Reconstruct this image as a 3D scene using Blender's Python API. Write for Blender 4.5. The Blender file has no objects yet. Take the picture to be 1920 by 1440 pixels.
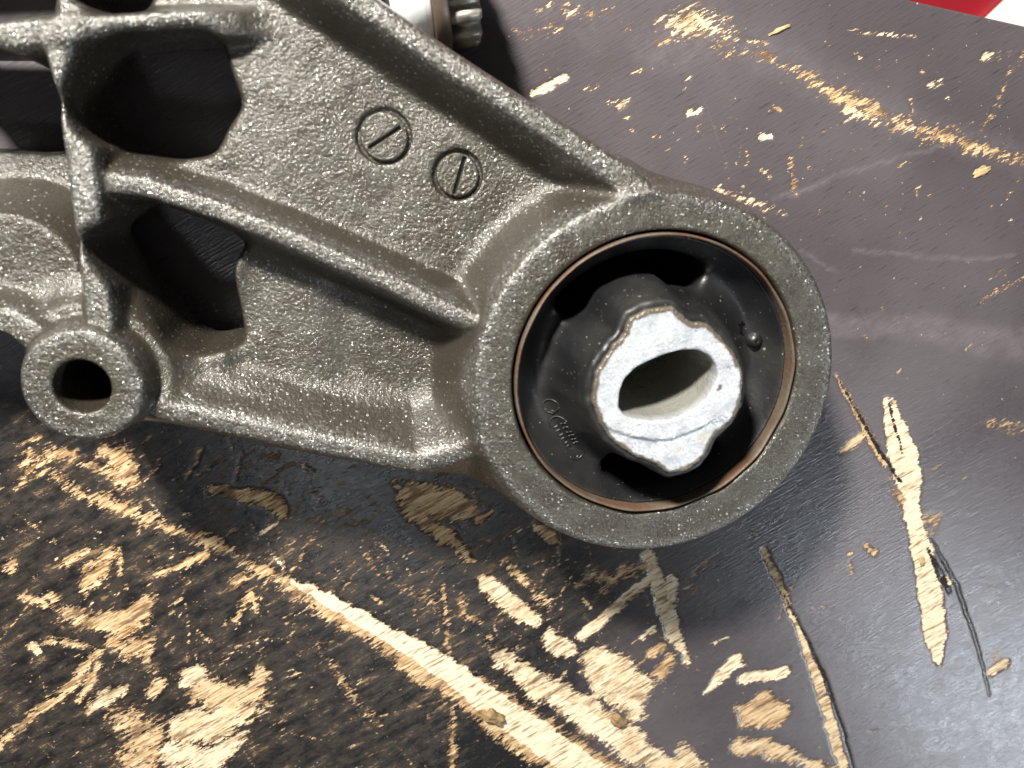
import bpy, bmesh, math, random
import numpy as np
import openvdb
from mathutils import Matrix, Vector

# ------------------------------------------------------------------ scene, camera, lights
sc = bpy.context.scene
C = sc.collection
MM = 0.001                                   # all coordinates below are millimetres on the table
cam_d = bpy.data.cameras.new('camera')
cam = bpy.data.objects.new('camera', cam_d); C.objects.link(cam)
RIGHT, UP, FWD = [Vector(v) for v in [[0.989564, 0.0, 0.144097], [0.041321, 0.958002, -0.283769], [0.138045, -0.286762, -0.948004]]]
m = Matrix((RIGHT, UP, -FWD)).transposed().to_4x4()
m.translation = Vector((-0.06205, 0.054625, 0.228044))
cam.matrix_world = m
cam_d.sensor_width = 36.0; cam_d.lens = 36.0*1500/1920
cam_d.clip_start = 0.005; cam_d.clip_end = 20
cam_d.dof.use_dof = True; cam_d.dof.focus_distance = 0.232; cam_d.dof.aperture_fstop = 15.0
sc.camera = cam

w = bpy.data.worlds.new('World'); sc.world = w; w.use_nodes = True
bg = w.node_tree.nodes['Background']
bg.inputs[0].default_value = (1.0, 0.98, 0.95, 1); bg.inputs[1].default_value = 0.085

def area_light(name, loc, target, size, size_y, power, col):
    d = bpy.data.lights.new(name, 'AREA'); d.shape = 'RECTANGLE'; d.size = size; d.size_y = size_y
    d.energy = power; d.color = col
    o = bpy.data.objects.new(name, d); C.objects.link(o)
    o.location = loc
    o.rotation_euler = (Vector(target)-Vector(loc)).to_track_quat('-Z', 'Y').to_euler()
    return o
area_light('work_lamp', (-0.30, 0.50, 0.46), (0, 0, 0), 0.07, 0.07, 18.0, (1.0, 0.96, 0.90))
area_light('ceiling_lamp', (-0.20, -0.75, 1.8), (-0.06, 0, 0), 0.14, 0.14, 2.5, (0.88, 0.94, 1.0))
area_light('ceiling_tube', (1.20, -1.12, 0.95), (0.10, -0.10, 0), 0.45, 0.16, 12.5, (0.82, 0.91, 1.0))

sc.view_settings.view_transform = 'Standard'; sc.view_settings.look = 'None'
sc.view_settings.exposure = 0.0; sc.view_settings.gamma = 1.0
sc.view_settings.use_curve_mapping = False
sc.render.engine = 'CYCLES'
sc.cycles.use_denoising = True

rng = np.random.default_rng(7)
random.seed(7)

# ------------------------------------------------------------------ helpers: fields
def smax(a, b, k):
    h = np.maximum(k-np.abs(a-b), 0)/k
    return np.maximum(a, b)+h*h*(k*0.25)
def smin(a, b, k): return -smax(-a, -b, k)
def seg_dist(X, Y, p, q):
    ax, ay = p[0], p[1]; bx, by = q[0]-ax, q[1]-ay
    t = np.clip(((X-ax)*bx+(Y-ay)*by)/max(bx*bx+by*by, 1e-9), 0, 1)
    return np.hypot(X-ax-t*bx, Y-ay-t*by), t
def line_dist(X, Y, pts):
    d = np.full(X.shape, 1e9)
    for p, q in zip(pts[:-1], pts[1:]):
        d = np.minimum(d, seg_dist(X, Y, p, q)[0])
    return d
def line_dist_val(X, Y, pts, vals):
    d = np.full(X.shape, 1e9); v = np.zeros(X.shape)
    for i in range(len(pts)-1):
        e, t = seg_dist(X, Y, pts[i], pts[i+1])
        m_ = e < d
        d = np.where(m_, e, d); v = np.where(m_, vals[i]+(vals[i+1]-vals[i])*t, v)
    return d, v
def poly_sdf(X, Y, pts):
    d = np.full(X.shape, 1e9); inside = np.zeros(X.shape, bool)
    n = len(pts)
    for i in range(n):
        p, q = pts[i], pts[(i+1) % n]
        d = np.minimum(d, seg_dist(X, Y, p, q)[0])
        if p[1] != q[1]:
            c = ((p[1] > Y) != (q[1] > Y)) & (X < (q[0]-p[0])*(Y-p[1])/(q[1]-p[1])+p[0])
            inside ^= c
    return np.where(inside, -d, d)
def blur(a, s):
    r = int(math.ceil(s*2.5)); k = np.exp(-0.5*(np.arange(-r, r+1)/s)**2); k /= k.sum()
    for ax in (0, 1):
        p = np.pad(a, [(r, r) if i == ax else (0, 0) for i in (0, 1)], mode='edge')
        o = np.zeros_like(a)
        for i in range(2*r+1):
            o += k[i]*(p[i:i+a.shape[0], :] if ax == 0 else p[:, i:i+a.shape[1]])
        a = o
    return a
def value_noise(X, Y, s, seed):
    g = np.random.default_rng(seed).random((64, 64))
    x, y = X/s, Y/s; xi, yi = np.floor(x).astype(int), np.floor(y).astype(int)
    fx, fy = x-xi, y-yi; fx = fx*fx*(3-2*fx); fy = fy*fy*(3-2*fy)
    a = g[xi % 64, yi % 64]; b = g[(xi+1) % 64, yi % 64]; c = g[xi % 64, (yi+1) % 64]; d = g[(xi+1) % 64, (yi+1) % 64]
    return (a*(1-fx)+b*fx)*(1-fy)+(c*(1-fx)+d*fx)*fy-0.5
def sample(a, x0, y0, vs, px, py):
    u = np.clip((px-x0)/vs, 0, a.shape[0]-1.001); v = np.clip((py-y0)/vs, 0, a.shape[1]-1.001)
    i, j = u.astype(int), v.astype(int); fu, fv = u-i, v-j
    return (a[i, j]*(1-fu)+a[i+1, j]*fu)*(1-fv)+(a[i, j+1]*(1-fu)+a[i+1, j+1]*fu)*fv
def lattice(x0, x1, y0, y1, z0, z1, vs):
    xs, ys, zs = np.arange(x0, x1, vs), np.arange(y0, y1, vs), np.arange(z0, z1, vs)
    X, Y = np.meshgrid(xs, ys, indexing='ij')
    return X, Y, zs.astype(np.float32)[None, None, :]

# ------------------------------------------------------------------ helpers: objects
def link(name, mesh, mat=None, parent=None):
    o = bpy.data.objects.new(name, mesh); C.objects.link(o)
    if mat is not None: mesh.materials.append(mat)
    if parent is not None: o.parent = parent
    return o
def tag(o, label=None, cat=None, group=None, kind=None):
    for k, v in (('label', label), ('category', cat), ('group', group), ('kind', kind)):
        if v: o[k] = v
    return o
def empty(name, loc, parent=None):
    o = bpy.data.objects.new(name, None); C.objects.link(o)
    o.location = loc; o.empty_display_size = 0.02
    if parent is not None: o.parent = parent
    return o
def mesh_np(name, co, quads, tris=None, smooth=True):
    me = bpy.data.meshes.new(name)
    co = np.asarray(co, np.float32); quads = np.asarray(quads, np.int32).reshape(-1, 4)
    tris = np.zeros((0, 3), np.int32) if tris is None else np.asarray(tris, np.int32).reshape(-1, 3)
    me.vertices.add(len(co)); me.vertices.foreach_set('co', co.ravel())
    nl = quads.size+tris.size
    me.loops.add(nl); me.loops.foreach_set('vertex_index', np.concatenate([quads.ravel(), tris.ravel()]))
    nf = len(quads)+len(tris)
    me.polygons.add(nf)
    ls = np.concatenate([np.arange(len(quads))*4, quads.size+np.arange(len(tris))*3]).astype(np.int32)
    me.polygons.foreach_set('loop_start', ls)
    me.polygons.foreach_set('use_smooth', np.full(nf, smooth))
    me.update(calc_edges=True); me.validate()
    return me
def iso_mesh(name, f, x0, y0, z0, vs):
    g = openvdb.FloatGrid(3.0)
    g.copyFromArray(np.ascontiguousarray(np.clip(f, -3, 3), dtype=np.float32))
    g.transform = openvdb.createLinearTransform(voxelSize=vs)
    pts, quads = g.convertToQuads(0.0)
    co = (pts+np.array([x0, y0, z0], np.float32))
    me = mesh_np(name, co*MM, quads[:, ::-1])
    return me, co
def set_attr(me, name, v):
    a = me.attributes.new(name, 'FLOAT', 'POINT'); a.data.foreach_set('value', np.asarray(v, np.float32))
def lathe(name, prof, seg, mat, parent, closed=True):
    co, q = [], []
    n = len(prof)
    for i in range(seg):
        a = 2*math.pi*i/seg
        for r, z in prof: co.append((r*math.cos(a)*MM, r*math.sin(a)*MM, z*MM))
    for i in range(seg):
        j = (i+1) % seg
        for k in range(n if closed else n-1):
            l = (k+1) % n
            q.append((i*n+k, j*n+k, j*n+l, i*n+l))
    return link(name, mesh_np(name, co, q), mat, parent)

# ------------------------------------------------------------------ helpers: materials
class NT:
    def __init__(s, name):
        s.mat = bpy.data.materials.new(name); s.mat.use_nodes = True
        s.t = s.mat.node_tree; s.bsdf = s.t.nodes['Principled BSDF']
        s.co = s.n('ShaderNodeTexCoord').outputs['Object']
    def n(s, typ, **kw):
        nd = s.t.nodes.new(typ)
        for k, v in kw.items(): setattr(nd, k, v)
        return nd
    def set(s, sock, v):
        if isinstance(v, bpy.types.NodeSocket): s.t.links.new(v, sock)
        else: sock.default_value = v
    def noise(s, scale, detail=2, rough=0.5, vec=None, dist=0.0):
        nd = s.n('ShaderNodeTexNoise'); s.set(nd.inputs['Vector'], vec if vec is not None else s.co)
        nd.inputs['Scale'].default_value = scale; nd.inputs['Detail'].default_value = detail
        nd.inputs['Roughness'].default_value = rough; nd.inputs['Distortion'].default_value = dist
        return nd.outputs['Fac']
    def math(s, op, a, b=0.0, c=0.0, clamp=False):
        nd = s.n('ShaderNodeMath', operation=op, use_clamp=clamp)
        for i, v in enumerate((a, b, c)): s.set(nd.inputs[i], v)
        return nd.outputs[0]
    def ramp(s, v, lo, hi, a=0.0, b=1.0):
        nd = s.n('ShaderNodeMapRange', interpolation_type='SMOOTHSTEP'); s.set(nd.inputs[0], v)
        for i, x in enumerate((lo, hi, a, b)): s.set(nd.inputs[1+i], x)
        return nd.outputs[0]
    def mix(s, f, a, b):
        nd = s.n('ShaderNodeMix', data_type='RGBA'); s.set(nd.inputs[0], f)
        for sk, v in ((nd.inputs[6], a), (nd.inputs[7], b)):
            s.set(sk, v if isinstance(v, bpy.types.NodeSocket) else (*v, 1.0))
        return nd.outputs[2]
    def attr(s, name):
        return s.n('ShaderNodeAttribute', attribute_name=name).outputs['Fac']
    def mapping(s, rot=(0, 0, 0), scale=(1, 1, 1)):
        n0 = s.n('ShaderNodeMapping'); s.set(n0.inputs['Vector'], s.co); n0.inputs['Rotation'].default_value = rot
        nd = s.n('ShaderNodeMapping'); s.set(nd.inputs['Vector'], n0.outputs[0]); nd.inputs['Scale'].default_value = scale
        return nd.outputs[0]
    def bump(s, h, strength, dist, normal=None):
        nd = s.n('ShaderNodeBump'); s.set(nd.inputs['Height'], h)
        nd.inputs['Strength'].default_value = strength; nd.inputs['Distance'].default_value = dist
        if normal is not None: s.set(nd.inputs['Normal'], normal)
        return nd.outputs[0]
    def out(s, **kw):
        for k, v in kw.items():
            s.set(s.bsdf.inputs[k.replace('_', ' ')], v if not isinstance(v, tuple) else (*v, 1.0))
        return s.mat

def mat_casting():
    s = NT('oily_sand_cast_metal')
    big = s.noise(26, 5, 0.62); mid = s.noise(150, 4, 0.6); fine = s.noise(1150, 3, 0.6); grain = s.noise(2600, 2, 0.5)
    nz = s.n('ShaderNodeSeparateXYZ'); s.set(nz.inputs[0], s.n('ShaderNodeNewGeometry').outputs['Normal'])
    flat = s.ramp(nz.outputs['Z'], 0.62, 0.95)               # drafted mould walls come out smoother than the sand faces
    oil = s.ramp(s.math('ADD', s.math('MULTIPLY', big, 0.7), s.math('MULTIPLY', mid, 0.3)), 0.40, 0.60)
    col = s.mix(oil, (0.042, 0.034, 0.023), (0.074, 0.070, 0.053))
    col = s.mix(s.math('MULTIPLY', flat, 0.5), (0.042, 0.036, 0.026), col)
    col = s.mix(s.math('MULTIPLY', flat, 0.6), col, s.mix(s.ramp(mid, 0.38, 0.66), (0.052, 0.045, 0.032), (0.092, 0.090, 0.072)))
    col = s.mix(s.ramp(s.noise(60, 5, 0.7), 0.55, 0.70, 0, 0.75), col, (0.040, 0.030, 0.020))
    col = s.mix(s.ramp(fine, 0.34, 0.46, 0.35, 0.0), col, (0.06, 0.05, 0.04))
    ridge_glint = s.math('MULTIPLY', s.attr('worn'), s.ramp(fine, 0.40, 0.60))
    col = s.mix(s.math('MULTIPLY', ridge_glint, 0.40), col, (0.34, 0.335, 0.32))  # highlight along the worn ridges is put into the colour
    # sparse glints of the sand face, painted in as pale metal specks
    cell = s.n('ShaderNodeTexVoronoi', feature='F1'); s.set(cell.inputs['Vector'], s.co); cell.inputs['Scale'].default_value = 1250
    rnd = s.n('ShaderNodeSeparateColor'); s.set(rnd.inputs[0], cell.outputs['Color'])
    dens = s.math('ADD', 0.905, s.math('MULTIPLY', s.math('SUBTRACT', big, 0.5), -0.85))
    dens = s.math('SUBTRACT', dens, s.math('ADD', s.math('MULTIPLY', flat, 0.06), s.math('MULTIPLY', s.attr('worn'), 0.34)))
    spk = s.math('MULTIPLY', s.math('GREATER_THAN', rnd.outputs[0], dens), s.ramp(cell.outputs['Distance'], 0.30, 0.42, 1.0, 0.0))
    col = s.mix(s.math('MULTIPLY', spk, s.ramp(rnd.outputs[1], 0.2, 1.0, 0.25, 0.9)), col, (0.62, 0.63, 0.60))
    h = s.math('ADD', s.math('MULTIPLY', fine, 1.0), s.math('ADD', s.math('MULTIPLY', grain, 0.45), s.math('MULTIPLY', spk, 0.25)))
    bst = s.math('MULTIPLY', h, s.math('ADD', 0.45, s.math('MULTIPLY', flat, 0.55)))
    s.set(s.bsdf.inputs['Normal'], s.bump(bst, 0.8, 0.0006, s.bump(mid, 0.25, 0.0010)))
    s.set(s.bsdf.inputs['Coat Normal'], s.bump(s.math('ADD', bst, s.math('MULTIPLY', cell.outputs['Distance'], -0.3)), 0.7, 0.0006))
    rough = s.math('SUBTRACT', s.ramp(fine, 0.35, 0.62, 0.30, 0.50), s.math('MULTIPLY', spk, 0.12))
    met = s.math('ADD', 0.30, s.math('MULTIPLY', s.math('MAXIMUM', ridge_glint, spk), 0.5))
    return s.out(Base_Color=col, Roughness=rough, Metallic=met, Specular_IOR_Level=0.55, Coat_Weight=s.ramp(oil, 0, 1, 0.9, 0.5), Coat_Roughness=0.14)
def mat_rubber():
    s = NT('black_rubber')
    a = s.noise(700, 3, 0.6); b = s.noise(60, 3)
    col = s.mix(s.ramp(b, 0.4, 0.75), (0.008, 0.008, 0.009), (0.018, 0.017, 0.015))
    col = s.mix(s.ramp(s.noise(900, 2), 0.70, 0.76), col, (0.20, 0.19, 0.17))
    s.set(s.bsdf.inputs['Normal'], s.bump(a, 0.25, 0.0004))
    return s.out(Base_Color=col, Roughness=s.ramp(b, 0.3, 0.7, 0.36, 0.52), Specular_IOR_Level=0.6)
def mat_sleeve():
    s = NT('rusty_steel_sleeve')
    a = s.noise(90, 4, 0.65); b = s.noise(900, 3, 0.6)
    col = s.mix(s.ramp(a, 0.36, 0.62), (0.110, 0.090, 0.066), (0.100, 0.054, 0.031))
    col = s.mix(s.ramp(b, 0.5, 0.75, 0, 0.7), col, (0.10, 0.055, 0.03))
    s.set(s.bsdf.inputs['Normal'], s.bump(b, 0.6, 0.0004))
    return s.out(Base_Color=col, Roughness=s.ramp(b, 0.3, 0.7, 0.45, 0.7), Metallic=0.12)
def mat_core():
    s = NT('cast_aluminium_core')
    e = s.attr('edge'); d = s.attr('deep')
    a = s.noise(220, 4, 0.65); b = s.noise(1500, 2)
    col = s.mix(s.ramp(a, 0.4, 0.7), (0.66, 0.68, 0.70), (0.46, 0.48, 0.51))
    col = s.mix(s.ramp(s.noise(120, 5, 0.7), 0.60, 0.70, 0, 0.55), col, (0.50, 0.44, 0.30))
    col = s.mix(s.ramp(s.noise(420, 3, 0.6), 0.69, 0.74, 0, 0.9), col, (0.12, 0.10, 0.08))
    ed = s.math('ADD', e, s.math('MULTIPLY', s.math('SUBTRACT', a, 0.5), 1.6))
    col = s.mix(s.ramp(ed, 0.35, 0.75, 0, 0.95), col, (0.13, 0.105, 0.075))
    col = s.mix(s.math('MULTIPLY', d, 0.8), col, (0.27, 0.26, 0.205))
    s.set(s.bsdf.inputs['Normal'], s.bump(s.math('ADD', s.math('MULTIPLY', b, 1.6), a), 0.6, 0.0004))
    return s.out(Base_Color=col, Roughness=s.ramp(a, 0.3, 0.7, 0.28, 0.45), Metallic=0.45)

# direction of the plywood grain on the table
GRAIN = math.atan2(38.0, 68.0)
def mat_table():
    s = NT('worn_black_film_plywood')
    wear, tone, zone, crack, scuff, dark_film = [s.attr(k) for k in ('wear', 'tone', 'zone', 'crack', 'scuff', 'dark_film')]
    g1 = s.mapping((0, 0, -GRAIN), (0.10, 1, 1))
    g2 = s.mapping((0, 0, -GRAIN), (0.27, 1, 1))
    fib = s.noise(1500, 3, 0.6, g1)                 # fibres
    jag = s.noise(760, 5, 0.72, g2)                  # ragged paint edge
    blot = s.noise(170, 5, 0.7)
    flake = s.noise(300, 5, 0.75, g2)
    big = s.noise(14, 3, 0.55)
    # bare wood where the film is gone
    tooth = s.noise(1900, 3, 0.6, g2)
    jj = s.math('ADD', s.math('MULTIPLY', s.math('SUBTRACT', jag, 0.5), 1.7), s.math('MULTIPLY', s.math('SUBTRACT', tooth, 0.5), 1.1))
    wv = s.math('ADD', wear, s.math('MULTIPLY', jj, s.ramp(wear, 0.02, 0.30)))
    wood = s.ramp(wv, 0.47, 0.53)
    # scattered flakes and fine scuffs where the film is thin
    fl = s.math('ADD', s.math('MULTIPLY', flake, 0.62), s.math('MULTIPLY', blot, 0.38))
    thin = s.ramp(s.math('ADD', fl, s.math('MULTIPLY', zone, 0.140)), 0.70, 0.73)
    haze = s.ramp(s.math('ADD', fl, s.math('MULTIPLY', zone, 0.140)), 0.54, 0.70, 0, 0.42)
    # straight hairline scratches in two directions
    def hair(rot, scale, th):
        vv = s.mapping((0, 0, rot), (0.02, 1, 1))
        return s.ramp(s.noise(scale, 1, 0.4, vv), th, th+0.03)
    hl = s.math('MAXIMUM', hair(-0.9, 340, 0.735), s.math('MAXIMUM', hair(1.12, 300, 0.74), hair(0.42, 260, 0.75)))
    hl = s.math('MULTIPLY', hl, s.ramp(s.noise(45, 2), 0.42, 0.60))
    film = s.mix(s.ramp(big, 0.35, 0.7), (0.070, 0.060, 0.065), (0.100, 0.088, 0.094))
    film = s.mix(s.ramp(s.math('ADD', dark_film, s.math('MULTIPLY', s.math('SUBTRACT', blot, 0.5), 0.8)), 0.2, 0.8), film, (0.012, 0.0117, 0.0122))  # film goes near black towards the lower left
    film = s.mix(s.ramp(fib, 0.58, 0.72, 0, 0.5), film, (0.014, 0.012, 0.013))
    film = s.mix(s.math('MULTIPLY', hl, 0.25), film, (0.20, 0.17, 0.15))
    film = s.mix(s.math('MULTIPLY', haze, s.ramp(zone, 0.1, 0.6)), film, (0.088, 0.070, 0.054))
    film = s.mix(s.math('MULTIPLY', scuff, s.ramp(s.math('ADD', s.math('MULTIPLY', blot, 0.5), s.math('MULTIPLY', fib, 0.5)), 0.38, 0.62, 0.15, 0.9)), film, (0.22, 0.195, 0.20))
    dust = s.ramp(s.noise(650, 2, 0.5), 0.735, 0.76)
    film = s.mix(s.math('MULTIPLY', dust, 0.7), film, (0.50, 0.46, 0.40))
    wd = s.mix(s.ramp(s.math('ADD', fib, s.math('MULTIPLY', blot, 0.5)), 0.55, 0.95), (0.66, 0.49, 0.29), (0.38, 0.225, 0.10))
    wd = s.mix(s.ramp(s.math('ADD', tone, s.math('MULTIPLY', s.math('SUBTRACT', blot, 0.5), 0.9)), 0.30, 0.75), wd, (0.80, 0.68, 0.48))
    wd = s.mix(s.ramp(fib, 0.52, 0.66, 0, 0.85), wd, (0.22, 0.12, 0.05))
    wd = s.mix(s.math('MULTIPLY', s.ramp(s.noise(260, 5, 0.7, g2), 0.50, 0.66, 0, 0.85), s.ramp(tone, 0.5, 1.0, 1.0, 0.25)), wd, (0.13, 0.075, 0.038))
    dirty = s.mix(s.ramp(fib, 0.35, 0.65), (0.22, 0.145, 0.075), (0.075, 0.05, 0.032))
    col = s.mix(thin, film, dirty)
    edge = s.ramp(wv, 0.36, 0.50, 0, 0.7)
    col = s.mix(edge, col, (0.16, 0.085, 0.045))
    col = s.mix(wood, col, wd)
    ck = s.ramp(s.math('ADD', crack, s.math('MULTIPLY', s.math('MULTIPLY', jj, 1.0), s.ramp(crack, 0.02, 0.3))), 0.40, 0.58)
    col = s.mix(ck, col, (0.018, 0.014, 0.012))
    bare = s.math('MAXIMUM', wood, s.math('MULTIPLY', thin, 0.8))
    rough_film = s.ramp(s.math('ADD', s.math('MULTIPLY', big, 0.5), s.math('MULTIPLY', blot, 0.5)), 0.35, 0.65, 0.24, 0.36)
    rough = s.math('ADD', s.math('MULTIPLY', s.math('SUBTRACT', 1.0, bare), rough_film), s.math('MULTIPLY', bare, 0.75))
    hh = s.math('SUBTRACT', s.math('MULTIPLY', fib, s.math('ADD', 0.30, s.math('MULTIPLY', bare, 0.4))), s.math('MULTIPLY', s.math('MAXIMUM', bare, ck), 0.8))
    s.set(s.bsdf.inputs['Normal'], s.bump(hh, 0.75, 0.0006))
    spec = s.math('SUBTRACT', 0.5, s.math('MULTIPLY', bare, 0.32))
    return s.out(Base_Color=col, Roughness=rough, Specular_IOR_Level=spec)
def mat_plain(name, col, rough, metal=0.0, var=0.25, scale=120, bump=0.2):
    s = NT(name)
    a = s.noise(scale, 4, 0.6)
    c2 = tuple(x*(1-var) for x in col)
    s.set(s.bsdf.inputs['Normal'], s.bump(a, bump, 0.0006))
    return s.out(Base_Color=s.mix(s.ramp(a, 0.35, 0.65), col, c2), Roughness=s.ramp(a, 0.3, 0.7, rough, min(1, rough+0.15)), Metallic=metal)

M_cast, M_rub, M_slv, M_core, M_tab = mat_casting(), mat_rubber(), mat_sleeve(), mat_core(), mat_table()
M_silver = mat_plain('bright_machined_steel', (0.88, 0.90, 0.89), 0.30, 0.0, 0.06)
M_brown = mat_plain('brown_oily_steel', (0.16, 0.12, 0.09), 0.40, 0.4, 0.4)
M_gear = mat_plain('greasy_gear_steel', (0.40, 0.37, 0.30), 0.30, 0.55, 0.5, 300)
M_dark = mat_plain('dark_groove_steel', (0.05, 0.045, 0.04), 0.45, 0.3)
M_red = mat_plain('red_painted_sheet', (0.27, 0.010, 0.018), 0.35, 0, 0.15, 20, 0.05)
M_white = mat_plain('white_card', (0.82, 0.80, 0.74), 0.6, 0, 0.06, 30, 0.05)
M_floor = mat_plain('grey_concrete', (0.30, 0.29, 0.27), 0.8, 0, 0.25, 12)
M_chip = mat_plain('wood_splinter', (0.55, 0.40, 0.20), 0.75, 0, 0.45, 500, 0.6)
M_bark = mat_plain('brown_wood_crumb', (0.30, 0.20, 0.09), 0.8, 0, 0.6, 400, 0.8)
M_ply = mat_plain('plywood_edge', (0.36, 0.25, 0.14), 0.75, 0, 0.4, 200, 0.5)

# ------------------------------------------------------------------ table top
# each stroke: points (x, y, half width) mm, tone 0 dirty tan .. 1 pale clean wood, edge softness
S = []
def stroke(pts, tone=0.4, soft=1.0, peak=1.0): S.append((pts, tone, soft, peak))
# long gouge running from the boss to the bottom edge
stroke([(-150.1,-43.9,1.20),(-134.3,-53.5,1.58),(-119.9,-60.8,1.78),(-105.2,-72.0,2.22),(-98.4,-76.4,2.61),(-83.6,-88.0,3.64),(-69.1,-100.2,4.56),(-52.2,-115.3,6.42),(-39.8,-125.1,7.06),(-25.1,-139.8,7.84),(-4.8,-158.2,9.24),(18.8,-180.5,10.39)], 0.15, 2.2)
stroke([(-98.3,-75.3,1.21),(-83.5,-86.5,2.34),(-69.0,-97.7,3.21),(-52.1,-111.1,4.37),(-39.8,-124.0,4.96),(-25.1,-138.1,5.62),(-3.9,-158.4,6.46),(18.8,-180.5,6.91)], 1.0, 0.8)
# second broad gouge
stroke([(-33.3,-108.5,3.23),(-21.5,-119.6,4.60),(-6.4,-132.1,5.69),(11.4,-147.7,6.45),(26.0,-162.3,6.74),(43.4,-179.1,7.08)], 0.55, 1.6)
stroke([(-14.0,-128.0,2.14),(-4.4,-135.7,3.51),(7.5,-147.2,3.65)], 0.9, 1.4)
# flaked patches, lower middle
stroke([(0.7,-115.6,5.56),(6.5,-121.6,9.18),(13.5,-128.9,8.04),(14.8,-135.7,4.97)], 0.55, 1.8)
stroke([(-16.6,-103.4,2.45),(-10.6,-109.2,2.91)], 0.6, 1.4)
stroke([(-37.2,-80.5,2.09),(-30.6,-88.5,2.71),(-21.7,-96.8,2.61)], 0.55, 1.1)
stroke([(-31.4,-73.7,1.88),(-25.3,-80.5,1.93),(-16.4,-91.2,1.58)], 0.0, 1.6, 0.62)
stroke([(-59.5,-49.0,5.19),(-50.6,-52.3,6.35),(-44.0,-53.7,4.63)], 0.15, 2.2)
stroke([(-65.0,-44.2,1.36),(-55.8,-59.2,3.19),(-47.6,-65.4,2.53),(-41.8,-72.5,1.66)], 0.2, 1.6)
stroke([(-39.0,-58.6,1.44),(-34.8,-56.1,0.72)], 0.2, 1.2)
stroke([(-20.2,-62.8,1.49),(-15.0,-66.9,1.70)], 0.35, 1.2)
stroke([(17.0,-84.7,1.64),(7.3,-93.4,1.85),(-4.9,-104.3,2.07)], 0.6, 0.7)
stroke([(17.1,-76.2,1.82),(21.9,-89.6,2.29),(27.6,-106.7,2.38),(33.2,-118.6,0.68)], 0.6, 0.9)
stroke([(-2.2,-81.5,2.39),(5.1,-83.1,2.00),(14.1,-79.9,1.82)], 0.15, 2.0)
stroke([(9.5,-79.5,1.60),(1.6,-87.8,1.62)], 0.1, 1.8)
stroke([(25.8,-85.9,2.08),(25.4,-91.9,2.10)], 0.9, 0.9)
stroke([(16.3,-106.6,1.06),(19.9,-103.8,0.86)], 0.8, 1.0)
stroke([(19.8,-113.3,1.96),(23.1,-111.5,1.30)], 0.3, 1.2)
stroke([(21.8,-121.5,1.55),(26.3,-116.1,1.76),(23.9,-124.5,1.11)], 0.2, 1.4)
stroke([(50.9,-119.8,2.06),(45.5,-125.8,2.30),(40.9,-131.1,1.61)], 0.7, 0.9)
stroke([(54.6,-127.9,2.32),(61.5,-127.1,2.81),(69.5,-126.6,2.12)], 0.7, 0.9)
stroke([(56.9,-142.8,5.29),(62.9,-141.2,8.24),(68.1,-143.0,5.85)], 0.35, 1.8)
stroke([(55.0,-156.6,2.94),(66.6,-159.2,4.00),(79.9,-165.7,3.07),(93.7,-173.6,2.11)], 0.45, 1.6)
stroke([(33.6,-156.2,3.35),(38.2,-163.9,3.90)], 0.5, 1.8)
# right-hand scratches and the big torn splinter
stroke([(57.3,-76.8,0.86),(61.3,-84.8,1.30),(67.4,-96.7,0.89),(73.8,-110.1,0.93),(82.0,-128.6,1.92),(89.5,-147.8,2.01),(97.6,-170.5,1.85),(101.3,-182.1,1.62)], 0.5, 0.5)
stroke([(94.4,-24.8,1.01),(97.7,-34.5,2.49),(102.9,-46.1,4.06),(106.2,-55.0,3.93),(109.5,-61.2,2.22)], 0.75, 0.6)
stroke([(96.7,-24.9,0.40),(101.2,-34.7,1.66),(105.5,-44.4,2.99),(109.6,-54.3,2.62)], 0.75, 0.6)
stroke([(108.8,-64.1,2.66),(113.6,-74.6,3.18),(118.3,-87.4,3.99),(122.5,-100.5,4.58),(127.2,-116.4,4.24),(130.3,-128.7,1.02)], 0.95, 0.7)
stroke([(100.1,-53.7,1.73),(105.3,-61.9,2.20),(110.5,-67.2,1.79)], 0.0, 1.6, 0.60)
stroke([(116.3,-68.7,3.17),(120.5,-70.0,2.74),(119.3,-75.0,2.30)], 0.0, 2.0, 0.50)
stroke([(75.8,-16.2,0.59),(83.0,-26.4,0.80),(91.3,-38.8,1.25),(97.3,-47.7,1.05)], 0.3, 0.7)
stroke([(126.5,-93.4,1.19),(128.6,-95.7,1.20)], 0.6, 0.7)
stroke([(152.8,-126.9,3.66),(155.9,-131.8,3.18)], 0.0, 2.4, 0.52)
stroke([(153.2,-135.1,1.85),(158.1,-131.6,1.85)], 0.6, 0.9)
stroke([(81.4,-42.6,1.24),(86.9,-38.4,1.65)], 0.5, 0.9)
stroke([(94.2,-78.0,0.67),(98.2,-81.2,0.91)], 0.3, 0.8)
stroke([(89.0,-84.0,0.90),(90.5,-88.2,0.69)], 0.1, 1.0, 0.7)
stroke([(132.2,-34.4,1.74),(142.6,-36.8,1.98),(154.8,-37.5,2.02)], 0.1, 2.4, 0.56)
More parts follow.
